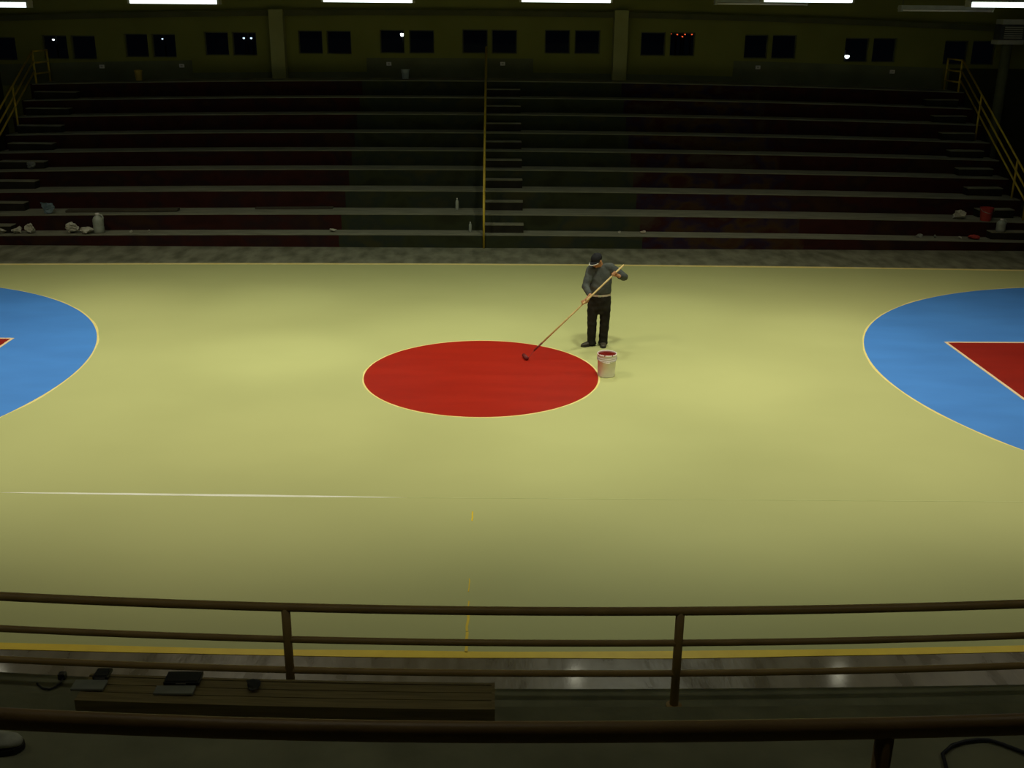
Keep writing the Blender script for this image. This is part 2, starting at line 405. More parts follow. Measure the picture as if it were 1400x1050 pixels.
N = 128
an = [2 * pi * k / N for k in range(N + 1)]
wv = wob(N, 0.012, 11) ; wv.append(wv[0])
bm = bmesh.new(); poly_slab(bm, [(1.80 * cos(a), 1.80 * sin(a)) for a in an[:-1]], -0.008, 0.0055)
o = obj('centre_circle_paint', bm, M['red'], floor); o['label'] = 'bright red painted centre circle'
bm = bmesh.new(); band(bm, [((1.79) * cos(a), (1.79) * sin(a)) for a in an], [((1.826 + wv[i] * 0.8) * cos(a), (1.826 + wv[i] * 0.8) * sin(a)) for i, a in enumerate(an)], -0.008, 0.0045)
o = obj('circle_outline', bm, M['line_cream'], floor); o['label'] = 'thin cream yellow outline round the red circle'
AR, AC = 5.777, 12.026
for sg in (1, -1):
    aa = [pi / 2 + pi * k / 90 for k in range(91)]
    wv = wob(91, 0.022, 20 + sg)
    lim = 15.9
    arc = [(sg * (AC + AR * cos(a)), AR * sin(a)) for a in aa]
    bm = bmesh.new(); poly_slab(bm, arc + [(sg * lim, -AR), (sg * lim, AR)], -0.008, 0.0055)
    o = obj('three_point_paint', bm, M['blue'], floor)
    o['label'] = 'bright blue painted area with a curved edge at the %s end' % ('right' if sg > 0 else 'left')
    bm = bmesh.new()
    band(bm, [(sg * (AC + (AR - 0.01) * cos(a)), (AR - 0.01) * sin(a)) for a in aa],
         [(sg * (AC + (AR + 0.03 + wv[i]) * cos(a)), (AR + 0.03 + wv[i]) * sin(a)) for i, a in enumerate(aa)], -0.008, 0.0045)
    obj('arc_outline', bm, M['line_cream'], floor)
    k0 = 7.972
    bm = bmesh.new(); poly_slab(bm, [(sg * k0, 1.8), (sg * lim, 1.8), (sg * lim, -1.8), (sg * k0, -1.8)], -0.006, 0.008)
    o = obj('key_paint', bm, M['darkred'], floor)
    o['label'] = 'dark red painted key inside the blue area at the %s end' % ('right' if sg > 0 else 'left')
    bm = bmesh.new()
    poly_slab(bm, [(sg * (k0 - 0.035), -1.835), (sg * (k0 + 0.012), -1.835), (sg * (k0 + 0.012), 1.84), (sg * (k0 - 0.035), 1.84)], -0.006, 0.0095)
    poly_slab(bm, [(sg * (k0 + 0.012), 1.79), (sg * lim, 1.79), (sg * lim, 1.845), (sg * (k0 + 0.012), 1.845)], -0.006, 0.0095)
    obj('key_outline', bm, M['line_pink'], floor)
# unfinished halfway line: a few yellow brush dashes near the sideline
for y0, y1, wd in ((-7.47, -7.15, 0.013), (-7.14, -6.86, 0.012), (-6.8, -6.62, 0.007), (-6.45, -6.2, 0.005), (-4.95, -4.72, 0.008)):
    bm = bmesh.new()
    n = 8; ys = lin(y0, y1, n); a = wob(n, 0.008, int(-y0 * 100))
    band(bm, [(-0.038 - wd + a[i], y) for i, y in enumerate(ys)], [(-0.038 + wd + a[i], y) for i, y in enumerate(ys)], -0.008, 0.006)
    obj('halfway_dash', bm, M['line_yellow'], floor)
# joint across the floor; its bright highlight is painted as a pale strip
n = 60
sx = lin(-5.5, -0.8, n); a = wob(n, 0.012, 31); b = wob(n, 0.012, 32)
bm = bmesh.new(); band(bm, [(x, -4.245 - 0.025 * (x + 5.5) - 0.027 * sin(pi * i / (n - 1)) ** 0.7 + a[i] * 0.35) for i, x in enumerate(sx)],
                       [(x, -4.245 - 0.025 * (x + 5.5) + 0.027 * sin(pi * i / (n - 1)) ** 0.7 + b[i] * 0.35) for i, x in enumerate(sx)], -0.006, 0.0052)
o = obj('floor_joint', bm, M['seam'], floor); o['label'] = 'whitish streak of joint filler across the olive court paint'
sx = lin(-0.8, 9.5, n)
bm = bmesh.new(); band(bm, [(x, -4.36 - 0.012 * (x + .8) - 0.008) for x in sx], [(x, -4.36 - 0.012 * (x + .8) + 0.008) for x in sx], -0.006, 0.0045)
obj('floor_joint', bm, M['seam_faint'], floor)

bm = bmesh.new(); box(bm, XL + 0.05, XR - 0.05, -8.985, -7.3, -0.02, 0.0015)
o = obj('apron', bm, M['apron_near'], floor); o['label'] = 'brownish worn concrete strip along the near sideline'
bm = bmesh.new(); box(bm, XL + 0.05, XR - 0.05, 7.2, 9.36, -0.02, 0.0015)
o = obj('apron', bm, M['apron_far'], floor); o['label'] = 'grey mottled concrete strip in front of the grandstand'

# ------------------------------------------------------------------ far grandstand
ST = [(9.37, 0.316), (9.92, 0.704), (10.78, 1.13), (11.56, 1.546), (12.24, 1.937), (12.92, 2.322), (13.6, 2.73), (14.28, 3.116), (14.96, 3.517)]
SX0, SX1 = -12.6, 13.35
stand = empty('grandstand', (0, 9.37, 0), 'long stepped concrete grandstand with nine dark painted risers below the row of windows', 'grandstand')
off = Vector((0, -9.37, 0))
def sobj(name, bm, mm, lab=None, smooth=False):
    bmesh.ops.translate(bm, verts=bm.verts, vec=off)
    o = obj(name, bm, mm, stand, smooth=smooth)
    if lab: o['label'] = lab
    return o
for i, (y, z) in enumerate(ST):
    yb = ST[i + 1][0] if i < 8 else YW - 0.01
    z0 = ST[i - 1][1] if i else 0.0
    zt = 0.022
    bm = bmesh.new(); sweep_box(bm, lin(SX0, SX1, 30), y - 0.006, yb + 0.03 if i < 8 else yb, z - zt, z, camber)
    sobj('tread', bm, M['tread'])
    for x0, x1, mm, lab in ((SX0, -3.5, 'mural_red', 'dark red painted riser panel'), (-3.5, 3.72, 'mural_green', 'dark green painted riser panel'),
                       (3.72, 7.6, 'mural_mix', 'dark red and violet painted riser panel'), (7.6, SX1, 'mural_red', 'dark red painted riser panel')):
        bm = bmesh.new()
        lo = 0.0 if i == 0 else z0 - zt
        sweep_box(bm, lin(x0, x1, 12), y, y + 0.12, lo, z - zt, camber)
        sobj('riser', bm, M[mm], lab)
for x in (SX0, SX1):
    for i, (y, z) in enumerate(ST):
        yb = ST[i + 1][0] if i < 8 else YW - 0.01
        bm = bmesh.new(); c = camber(x, z)
        box(bm, x - 0.06, x + 0.06, y + 0.02, yb + 0.02 if i < 8 else yb, 0.0, z + c - 0.005)
        sobj('end_wall', bm, M['mural_red'])
# half steps of the three aisles
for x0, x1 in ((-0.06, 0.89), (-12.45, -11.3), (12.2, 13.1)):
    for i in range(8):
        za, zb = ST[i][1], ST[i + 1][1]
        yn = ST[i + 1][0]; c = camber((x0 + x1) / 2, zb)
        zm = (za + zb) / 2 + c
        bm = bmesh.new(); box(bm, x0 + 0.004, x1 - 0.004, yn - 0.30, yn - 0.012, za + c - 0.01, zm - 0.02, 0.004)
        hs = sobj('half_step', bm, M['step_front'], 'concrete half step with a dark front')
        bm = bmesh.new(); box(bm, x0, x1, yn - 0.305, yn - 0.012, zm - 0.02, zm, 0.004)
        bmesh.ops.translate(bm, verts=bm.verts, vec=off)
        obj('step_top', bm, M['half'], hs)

# ------------------------------------------------------------------ yellow stair railings
def stair_rail(x, label, loop, y_bot):
    """posts and three parallel sloping pipes going down the stand in the plane X = x"""
    r = empty('stair_railing', (x, ST[0][0], 0), label, 'railing')
    def zt(y):   # tread height under a post
        z = 0.0
        for yy, zz in ST:
            if y >= yy: z = zz
        return z
    top = (15.02, 4.38 + camber(x, 3.6))
    slope = 0.545
    def zr(y): return top[1] - (top[0] - y) * slope
    o3 = Vector((-x, -ST[0][0], 0))
    ys = [15.02, 13.5, 10.95, 10.2]
    if y_bot < 9.5: ys.append(9.33)
    for y in ys:
        z0 = zt(y) + camber(x, zt(y)) if y > 9.36 else 0.0
        bm = bmesh.new(); tube(bm, [Vector((x, y, z0)) + o3, Vector((x, y, zr(y))) + o3], 0.027, 10); obj('post', bm, M['yellow'], r, smooth=True)
    for d in (0.0, 0.27, 0.52):
        bm = bmesh.new(); tube(bm, [Vector((x, y_bot, zr(y_bot) - d)) + o3, Vector((x, 15.02, zr(15.02) - d)) + o3], 0.024, 10)
        obj('rail', bm, M['yellow'], r, smooth=True)
    if loop:
        yl = 16.0; zl = top[1] + 0.02
        bm = bmesh.new(); tube(bm, [Vector((x, 15.02, zl - 0.03)) + o3, Vector((x, yl, zl - 0.02)) + o3], 0.022, 10); obj('rail', bm, M['yellow'], r, smooth=True)
        for d in (0.33, 0.62):
            bm = bmesh.new(); tube(bm, [Vector((x, 15.02, zl - d)) + o3, Vector((x, yl, zl - d)) + o3], 0.022, 10); obj('rail', bm, M['yellow'], r, smooth=True)
        bm = bmesh.new(); tube(bm, [Vector((x, yl, 3.517 + camber(x, 3.5))) + o3, Vector((x, yl, zl)) + o3], 0.027, 10); obj('post', bm, M['yellow'], r, smooth=True)
    return r
stair_rail(-12.5, 'yellow pipe railing going down the left end of the grandstand', True, 9.6)
stair_rail(-0.06, 'yellow pipe railing seen edge on beside the middle aisle steps', True, 9.33)
stair_rail(13.2, 'yellow pipe railing going down the right end of the grandstand', True, 9.6)

# ------------------------------------------------------------------ wall sockets along the dado
for x, z, lab in ((-11.07, 3.75, 'small white wall box first from the left on the back wall'), (-8.79, 3.79, 'small white wall box second from the left on the back wall'),
             (-2.86, 3.89, 'small white wall box above the pale blue bucket'), (0.41, 3.92, 'small white wall box just right of the middle railing'),
             (7.79, 3.88, 'small white wall box second from the right on the back wall'), (11.71, 3.79, 'small white wall box farthest right on the back wall')):
    t = empty('wall_socket', (x, YW - 0.014, z), lab, 'socket', 'white wall boxes along the back wall')
    bm = bmesh.new(); box(bm, -0.07, 0.07, -0.045, 0, -0.05, 0.05, 0.01); obj('box', bm, M['white'], t)
    bm = bmesh.new(); box(bm, -0.03, 0.03, -0.052, -0.04, -0.02, 0.02, 0.004); obj('socket_face', bm, M['offwhite'], t)

# ------------------------------------------------------------------ fluorescent fixtures
def fixture(x0, x1, y, z, lit, label, group):
    L = x1 - x0
    t = empty('fluorescent_light', ((x0 + x1) / 2, y, z), label, 'light', group)
    bm = bmesh.new()
    prof = [(-0.15, 0.0), (-0.10, 0.09), (0.10, 0.09), (0.15, 0.0)]
    rows = [[bm.verts.new((xx, p[0], p[1])) for p in prof] for xx in (-L / 2, L / 2)]
    for k in range(4):
        bm.faces.new((rows[0][k], rows[0][(k + 1) % 4], rows[1][(k + 1) % 4], rows[1][k]))
    bm.faces.new(rows[0]); bm.faces.new(rows[1][::-1])
    obj('housing', bm, M['fixture'], t)
    if lit:
        for yy in (-0.07, 0.07):
            bm = bmesh.new(); tube(bm, [(-L / 2 + 0.05, yy, -0.058), (L / 2 - 0.05, yy, -0.058)], 0.055, 14); obj('tube', bm, M['tubelight'], t, smooth=True)
        for xx in (-L / 2, L / 2 - 0.05):
            bm = bmesh.new(); box(bm, xx, xx + 0.05, -0.13, 0.13, -0.115, 0.0, 0.006); obj('end_cap', bm, M['fixture'], t)
    else:
        for yy in (-0.07, 0.07):
            bm = bmesh.new(); tube(bm, [(-L / 2 + 0.05, yy, -0.03), (L / 2 - 0.05, yy, -0.03)], 0.022, 10); obj('tube', bm, M['white'], t, smooth=True)
        for xx in (-L / 2, L / 2 - 0.05):
            bm = bmesh.new(); box(bm, xx, xx + 0.05, -0.11, 0.11, -0.06, 0.0, 0.006); obj('end_cap', bm, M['fixture'], t)
    for xx in (-L * 0.47, L * 0.47):
        bm = bmesh.new(); tube(bm, [(xx, 0, 0.085), (xx, 0, ZC - z)], 0.008, 6); obj('hanger', bm, M['darkmetal'], t)
LIT = [(-12.36, -10.29, 5.42, 'lit tube light at the far left edge, nearest the left railing'), (-8.07, -6.02, 5.53, 'lit tube light second from the left'),
       (-3.73, -1.63, 5.60, 'lit tube light left of the middle aisle'), (0.74, 2.85, 5.64, 'lit tube light right of the middle aisle'),
       (6.23, 8.34, 5.69, 'lit tube light second from the right, hanging before an unlit one'), (10.97, 13.09, 5.62, 'lit tube light at the far right edge')]
for x0, x1, z, lab in LIT:
    fixture(x0, x1, 10.0, z, True, lab, 'lit fluorescent lights in a row')
fixture(-10.6, -8.3, 12.5, 5.80, False, 'unlit grey tube light behind the lit ones on the left', 'unlit fluorescent lights')
fixture(5.675, 7.99, 12.5, 5.59, False, 'unlit grey tube light half hidden behind a lit one', 'unlit fluorescent lights')
fixture(10.34, 12.68, 12.5, 5.475, False, 'unlit grey tube light farthest right, hanging by a thin rod', 'unlit fluorescent lights')

# ------------------------------------------------------------------ box on a post at the right end
t = empty('heater_unit', (14.40, 15.0, 0), 'dark boxy unit with pale top and bottom bands on a post at the right end', 'heater')
bm = bmesh.new(); tube(bm, [(0.05, 0.16, 0), (0.05, 0.16, 4.62)], 0.14, 14); obj('post', bm, M['dado'], t, smooth=True)
bm = bmesh.new(); box(bm, -0.36, 0.36, -0.2, 0.2, 4.72, 5.12, 0.015); hb = obj('body', bm, M['darkmetal'], t)
for k in range(6):
    bm = bmesh.new(); box(bm, -0.25, 0.25, -0.215, -0.195, 4.76 + k * 0.055, 4.785 + k * 0.055); obj('slat', bm, M['fixture'], hb)
bm = bmesh.new(); box(bm, -0.34, 0.34, -0.22, 0.22, 5.12, 5.26, 0.02); obj('top_band', bm, M['vent'], t)
bm = bmesh.new(); box(bm, -0.40, 0.32, -0.22, 0.22, 4.60, 4.72, 0.02); obj('bottom_band', bm, M['vent'], t)

# ------------------------------------------------------------------ street lamps seen through the windows
def street_lamp(x, z, r, bulb, label, group, y=60.0):
    t = empty('street_lamp', (x, y, -0.05), label, 'street lamp', group)
    bm = bmesh.new(); tube(bm, [(0, 0.5, 0), (0, 0.5, z + 0.35), (0, 0.25, z + 0.5), (0, 0.0, z + 0.42)], 0.06, 8); obj('pole', bm, M['darkmetal'], t, smooth=True)
    bm = bmesh.new(); bmesh.ops.create_icosphere(bm, subdivisions=2, radius=r); bmesh.ops.translate(bm, verts=bm.verts, vec=(0, 0, z + 0.05)); obj('bulb', bm, M[bulb], t, smooth=True)
    bm = bmesh.new(); lathe(bm, [(r * 1.15, r * 0.5), (r * 0.9, r * 1.05), (0.05, r * 1.5)], 12, (0, 0, z + 0.05)); obj('hood', bm, M['darkmetal'], t)
street_lamp(-6.14, 3.93, 0.14, 'whitebulb', 'bright white lamp outside, seen through the window left of the middle aisle', 'lamps in the night outside')
street_lamp(24.42, 2.76, 0.16, 'whitebulb', 'bright white lamp outside, low in a window on the right', 'lamps in the night outside')
street_lamp(-29.77, 3.39, 0.075, 'whitebulb', 'small white lamp outside, seen in the second window from the left', 'lamps in the night outside')
street_lamp(-22.41, 3.50, 0.06, 'dimbulb', 'small dim lamp outside, seen in the third window from the left', 'lamps in the night outside')
street_lamp(-16.9, 3.60, 0.075, 'dimbulb', 'left one of two close pale lamps outside the window left of the pilaster', 'lamps in the night outside')
street_lamp(-16.4, 3.60, 0.075, 'dimbulb', 'right one of two close pale lamps outside the window left of the pilaster', 'lamps in the night outside')
street_lamp(-16.72, 4.03, 0.05, 'redbulb', 'single tiny red lamp outside, above the two close pale lamps', 'lamps in the night outside')
for k, (x, z) in enumerate(((12.16, 4.13), (12.61, 4.09), (12.97, 3.95), (13.14, 4.1), (13.61, 4.10))):
    street_lamp(x, z, 0.055, 'redbulb', '%s of five small red lamps outside the window right of the right pilaster' % ('first', 'second', 'third', 'fourth', 'last')[k], 'red lamps in the night outside')

# ------------------------------------------------------------------ litter and things left on the grandstand
def crumple(name, loc, r, m, label, cat, group=None, seed=0, flat=0.7, rot=0, sx=1.0):
    bm = bmesh.new(); bmesh.ops.create_icosphere(bm, subdivisions=3, radius=1.0)
    rnd = random.Random(seed)
    ax = [(Vector((rnd.gauss(0, 1), rnd.gauss(0, 1), rnd.gauss(0, 1))).normalized(), rnd.uniform(0.5, 0.95)) for _ in range(16)]
    for v in bm.verts:
        for a, d in ax:
            e = v.co.dot(a) - d
            if e > 0: v.co -= a * e * 1.5
        v.co += Vector((rnd.uniform(-1, 1), rnd.uniform(-1, 1), rnd.uniform(-1, 1))) * 0.11
        v.co = Vector((v.co.x * r * sx, v.co.y * r, v.co.z * r * flat)) * 0.82
    mz = min(v.co.z for v in bm.verts)
    for v in bm.verts: v.co.z -= mz
    o = obj(name, bm, M[m], None, loc); o.rotation_euler = (0, 0, rot)
    return tag(o, label, cat, group)
def tz(i, x): return ST[i][1] + camber(x, ST[i][1])
g = 'crumpled litter on the grandstand'
crumple('crumpled_paper', (-9.82, 9.58, tz(0, -9.8)), 0.22, 'offwhite', 'crumpled whitish heap left of the plastic jug on the lowest step', 'litter', g, 1, 0.75)
crumple('crumpled_paper', (-9.48, 9.52, tz(0, -9.4)), 0.20, 'offwhite', 'wide crumpled white paper touching the plastic jug on the lowest step', 'litter', g, 2, 0.55, sx=1.3)
crumple('crumpled_paper', (-10.84, 9.58, tz(0, -10.8)), 0.17, 'offwhite', 'crumpled white paper third from the left end of the lowest step', 'litter', g, 3, 0.9)
crumple('crumpled_paper', (-11.15, 9.56, tz(0, -11.1)), 0.17, 'offwhite', 'crumpled white paper second from the left end of the lowest step', 'litter', g, 4, 0.8)
crumple('crumpled_paper', (-11.56, 9.56, tz(0, -11.5)), 0.17, 'offwhite', 'crumpled white paper at the very left end of the lowest step', 'litter', g, 5, 0.55, sx=1.4)
crumple('crumpled_paper', (-8.05, 9.60, tz(0, -8)), 0.07, 'offwhite', 'tiny white scrap right of the plastic jug, nearer the dark stains', 'litter', g, 6)
crumple('crumpled_paper', (-8.47, 9.62, tz(0, -8.4)), 0.06, 'offwhite', 'tiny white scrap nearest to the right side of the plastic jug', 'litter', g, 7)
crumple('crumpled_paper', (-3.69, 9.68, tz(0, -3.7)), 0.09, 'offwhite', 'small white crumpled paper on the lowest step left of the middle railing', 'litter', g, 8, sx=1.4)
crumple('crumpled_paper', (3.2, 9.70, tz(0, 3.2)), 0.06, 'offwhite', 'tiny pale scrap on the lowest step just behind the worker', 'litter', g, 9)
crumple('crumpled_paper', (3.78, 9.68, tz(0, 3.8)), 0.075, 'belt', 'small tan scrap on the lowest step right of the worker', 'litter', g, 10, sx=1.5)
crumple('crumpled_paper', (10.47, 9.68, tz(0, 10.5)), 0.10, 'greyboard', 'grey crumpled scrap on the lowest step near the right end', 'litter', g, 11, sx=1.3)
crumple('crumpled_paper', (10.86, 9.68, tz(0, 10.9)), 0.07, 'greyboard', 'smaller grey scrap to the right of another grey scrap, lowest step', 'litter', g, 12)
crumple('crumpled_paper', (11.62, 10.2, tz(1, 11.6)), 0.19, 'offwhite', 'white crumpled plastic on the second step near the right aisle', 'litter', g, 13, 0.75, sx=1.3)
crumple('crumpled_paper', (11.45, 9.62, tz(0, 11.4)), 0.07, 'offwhite', 'tiny white scrap left of the red cloth on the lowest step', 'litter', g, 14)
crumple('crumpled_paper', (-11.62, 11.88, tz(3, -11.6)), 0.16, 'greyboard', 'grey crumpled bag on the left aisle, fourth step up', 'litter', g, 16, 0.7)
crumple('red_cloth', (11.78, 9.60, tz(0, 11.8)), 0.13, 'redplastic', 'small red cloth lying on the lowest step near the right aisle', 'cloth', None, 17, 0.6, sx=1.5)
crumple('cloth_bag', (-10.6, 10.12, tz(1, -10.6)), 0.23, 'bluebag', 'blue grey slumped bag on the second step at the left', 'bag', None, 18, 0.95)

def bottle(loc, r, h, m, label, handle=False):
    t = empty('plastic_bottle', loc, label, 'bottle')
    bm = bmesh.new(); lathe(bm, [(r * 0.85, 0), (r, 0.03 * h), (r, 0.3 * h), (r * 0.95, 0.36 * h), (r, 0.42 * h), (r, 0.68 * h), (r * 0.75, 0.8 * h), (r * 0.35, 0.9 * h), (r * 0.33, 0.95 * h)], 20); obj('body', bm, M[m], t, smooth=True)
    bm = bmesh.new(); lathe(bm, [(r * 0.4, 0.93 * h), (r * 0.4, h), (r * 0.36, h * 1.005)], 14); obj('cap', bm, M['white'], t)
    if handle:
        bm = bmesh.new(); tube(bm, [(r * 0.3, -0.01, 0.92 * h), (r * 0.8, -0.01, 0.9 * h), (r * 1.05, -0.01, 0.78 * h), (r * 0.95, -0.01, 0.64 * h)], 0.02, 8); obj('handle', bm, M[m], t, smooth=True)
    return t
bottle((-9.22, 9.60, tz(0, -9.2)), 0.125, 0.47, 'jug', 'large greyish plastic jug on the lowest step at the left', True)
bottle((-0.73, 10.5, tz(1, 0)), 0.042, 0.29, 'bottle', 'clear plastic bottle on the second step left of the middle railing')
bottle((-0.39, 9.72, tz(0, 0)), 0.035, 0.24, 'jug', 'slim dim bottle on the lowest step closest to the middle railing')
bottle((12.45, 9.72, (ST[0][1] + ST[1][1]) / 2 + camber(12.5, 0.7)), 0.11, 0.30, 'jug', 'grey white plastic jug on the first half step of the right aisle', True)
# red folded seat / crate near right aisle
t = empty('red_bucket', (12.2, 10.05, tz(1, 12.2)), 'dull red bucket on the second step beside the right aisle', 'bucket')
bm = bmesh.new(); lathe(bm, [(0.12, 0), (0.155, 0.30), (0.165, 0.30), (0.165, 0.32), (0.145, 0.32), (0.11, 0.02)], 20, cap1=True); obj('body', bm, M['redplastic'], t)
bm = bmesh.new(); tube(bm, [(-0.16, 0, 0.3), (-0.14, -0.1, 0.24), (0, -0.19, 0.2), (0.14, -0.1, 0.24), (0.16, 0, 0.3)], 0.006, 6); obj('handle', bm, M['steel'], t)
# planks lying on second step
bm = bmesh.new(); box(bm, -1.35, 1.35, -0.12, 0.12, 0, 0.055, 0.006); o = obj('loose_plank', bm, M['darkplank'], None, (-8.85, 10.3, tz(1, -8.3))); o.rotation_euler = (0, -0.02, 0.0)
tag(o, 'long dark plank lying on the second step at the left', 'plank')
bm = bmesh.new(); box(bm, -0.95, 0.95, -0.1, 0.1, 0, 0.035, 0.006); o = obj('loose_plank', bm, M['darkplank'], None, (-4.75, 10.64, tz(1, -4.9))); o.rotation_euler = (0, -0.01, 0.015)
tag(o, 'thin dark plank at the back of the second step, left of the bottle', 'plank')
# on the top walkway
t = empty('yellow_bin', (-9.85, 15.6, tz(8, -9.8)), 'small yellow bin standing on the top walkway at the left', 'bin')
bm = bmesh.new(); lathe(bm, [(0.085, 0), (0.105, 0.25), (0.115, 0.25), (0.115, 0.27)], 18); obj('body', bm, M['bin'], t)
bm = bmesh.new(); lathe(bm, [(0.118, 0.27), (0.105, 0.285), (0.04, 0.30)], 18); obj('lid', bm, M['bin'], t)
t = empty('pale_bucket', (-2.35, 15.7, tz(8, -2)), 'pale bluish bucket standing on the top walkway', 'bucket')
bm = bmesh.new(); lathe(bm, [(0.09, 0), (0.115, 0.24), (0.125, 0.24), (0.125, 0.26)], 18); obj('body', bm, M['paleblue'], t)
bm = bmesh.new(); tube(bm, [(-0.12, 0, 0.24), (-0.11, -0.08, 0.17), (0, -0.14, 0.13), (0.11, -0.08, 0.17), (0.12, 0, 0.24)], 0.006, 6); obj('handle', bm, M['steel'], t)

# ------------------------------------------------------------------ near stand below the camera
def ncam(x, z=0):
    t = max(-5.0, min(5.0, x - 0.9)); return (0.0085 if t < 0 else 0.0035) * t * t
NST = [(-9.0, 0.72), (-9.72, 1.10), (-10.42, 1.45), (-11.0, 1.9), (-11.56, 2.35), (-13.0, 2.78), (-13.75, 3.2), (-14.5, 3.62)]
ns = empty('near_stand', (0, -9.0, 0), 'dark concrete steps in the foreground behind the brown railings', 'grandstand')
for i, (y, z) in enumerate(NST):
    yb = NST[i + 1][0] if i < len(NST) - 1 else YB + 0.06
    bm = bmesh.new(); sweep_box(bm, lin(-15.5, 15.5, 60), y + 9.0, yb + 9.0 - 0.02, z - 0.12, z, ncam); obj('tread', bm, M['greycon'], ns)
    z0 = NST[i - 1][1] - 0.12 if i else 0.0
    bm = bmesh.new(); sweep_box(bm, lin(-15.5, 15.5, 60), y + 9.0 - 0.14, y + 9.0 - 0.01, z0, z - 0.12, (lambda x, zz, f=i: ncam(x) if (f or zz > 0.01) else 0.0)); obj('riser', bm, M['greycon'], ns)

def pl(x, tab):
    for (x0, z0), (x1, z1) in zip(tab, tab[1:]):
        if x <= x1 or (x1, z1) == tab[-1]:
            return z0 + (z1 - z0) * (x - x0) / (x1 - x0)
r = empty('brown_railing', (0, -9.2, 0.72), 'brown three pipe railing between the court and the near steps', 'railing')
def rz(x, base):
    t = max(-6.0, min(6.0, x - 0.95)); return base + 0.0072 * t * t
RX = lin(-9.2, 10.4, 60)
for base, rad in ((1.478, 0.030), (1.230, 0.0235), (0.988, 0.0235)):
    bm = bmesh.new(); tube(bm, [(x, 0, rz(x, base) - 0.72) for x in RX], rad, 14); obj('rail', bm, M['brownrail'], r, smooth=True)
for x in (-9.1, -6.47, -3.83, -1.188, 1.457, 4.1, 6.74, 9.38):
    bm = bmesh.new(); tube(bm, [(x, 0, ncam(x)), (x, 0, rz(x, 1.478) - 0.72)], 0.031, 12); p = obj('post', bm, M['brownrail'], r, smooth=True)
    bm = bmesh.new(); lathe(bm, [(0.055, 0), (0.055, 0.012), (0.035, 0.02)], 16, (x, 0, ncam(x))); obj('base_plate', bm, M['brownrail'], p)
r = empty('brown_railing', (0, -12.8, 2.35), 'thick dark brown railing nearest the camera across the bottom', 'railing')
def rz2(x): return 3.293 + (0.021 if x < 0.35 else 0.0125) * min(1.9, abs(x - 0.35)) ** 2
RX = lin(-6, 6.6, 50)
bm = bmesh.new(); tube(bm, [(x, 0, rz2(x) - 2.35) for x in RX], 0.031, 18); obj('rail', bm, M['darkrail'], r, smooth=True)
bm = bmesh.new(); tube(bm, [(x, 0, rz2(x) - 2.35 - 0.42) for x in RX], 0.026, 12); obj('rail', bm, M['darkrail'], r, smooth=True)
for x in (-4.05, -1.36, 1.343, 4.05):
    bm = bmesh.new(); tube(bm, [(x, 0, ncam(x)), (x, 0, rz2(x) - 2.35)], 0.0275, 14); p = obj('post', bm, M['darkrail'], r, smooth=True)
    bm = bmesh.new(); lathe(bm, [(0.05, 0), (0.05, 0.012), (0.033, 0.02)], 16, (x, 0, ncam(x))); obj('base_plate', bm, M['darkrail'], p)

# wooden bench on the second near tread
bx0, bx1 = -2.2, 0.19
t = empty('wooden_bench', ((bx0 + bx1) / 2, -10.1, 1.10), 'long low brown wooden bench behind the left part of the brown railing', 'bench')
hx = (bx1 - bx0) / 2
def bz(x): return ncam(x + (bx0 + bx1) / 2) * 0.9
zt_ = 0.35
for k in range(3):
    y0 = -0.105 + k * 0.073
    bm = bmesh.new(); sweep_box(bm, lin(-hx, hx, 10), y0, y0 + 0.067, zt_ - 0.028, zt_, lambda x, z: bz(x)); obj('slat', bm, M['wood'], t)
for y0, y1 in ((-0.125, -0.106), (0.113, 0.132)):
    bm = bmesh.new(); sweep_box(bm, lin(-hx, hx, 10), y0, y1, zt_ - 0.11, zt_ + 0.004, lambda x, z: bz(x)); obj('apron', bm, M['wood'], t)
bm = bmesh.new(); box(bm, hx - 0.0, hx + 0.02, -0.125, 0.132, zt_ - 0.11 + bz(hx), zt_ + 0.006 + bz(hx)); obj('end_board', bm, M['wood'], t)
for xx in (-hx + 0.12, 0.0, hx - 0.12):
    for y0 in (-0.1, 0.07):
        bm = bmesh.new(); box(bm, xx - 0.03, xx + 0.03, y0, y0 + 0.035, ncam(xx + (bx0 + bx1) / 2), zt_ - 0.028 + bz(xx)); obj('leg', bm, M['wood'], t)

def btop(x): return 1.10 + zt_ + bz(x - (bx0 + bx1) / 2) + 0.005
# things on the bench
def flat_case(x, y, w_, d_, label, board_label, bw, by):
    t = empty('flat_case', (x, y, btop(x)), label, 'case')
    bm = bmesh.new(); box(bm, -w_ / 2, w_ / 2, -d_ / 2, d_ / 2, 0, 0.022, 0.006); obj('body', bm, M['black'], t)
    bm = bmesh.new(); box(bm, -w_ / 2 + 0.01, w_ / 2 - 0.01, -d_ / 2 + 0.01, d_ / 2 - 0.01, 0.021, 0.027, 0.003); obj('lid', bm, M['black'], t)
    bm = bmesh.new(); box(bm, -0.03, 0.03, -d_ / 2 - 0.008, -d_ / 2 + 0.004, 0.006, 0.018, 0.002); obj('latch', bm, M['darkmetal'], t)
    return t
flat_case(-1.64, -10.0, 0.21, 0.115, 'black flat case lying on the bench behind a grey board', '', 0, 0)
flat_case(-2.12, -9.985, 0.09, 0.095, 'small black flat case at the left end of the bench', '', 0, 0)
def board(x, y, w_, d_, h_, label):
    bm = bmesh.new(); box(bm, -w_ / 2, w_ / 2, -d_ / 2, d_ / 2, 0, h_, 0.004)
    o = obj('grey_board', bm, M['greyboard'], None, (x, y, btop(x)))
    return tag(o, label, 'board')
board(-1.66, -10.115, 0.23, 0.075, 0.016, 'flat grey board on the bench in front of the larger black case')
board(-2.16, -10.095, 0.19, 0.09, 0.016, 'flat grey board at the left end of the bench')
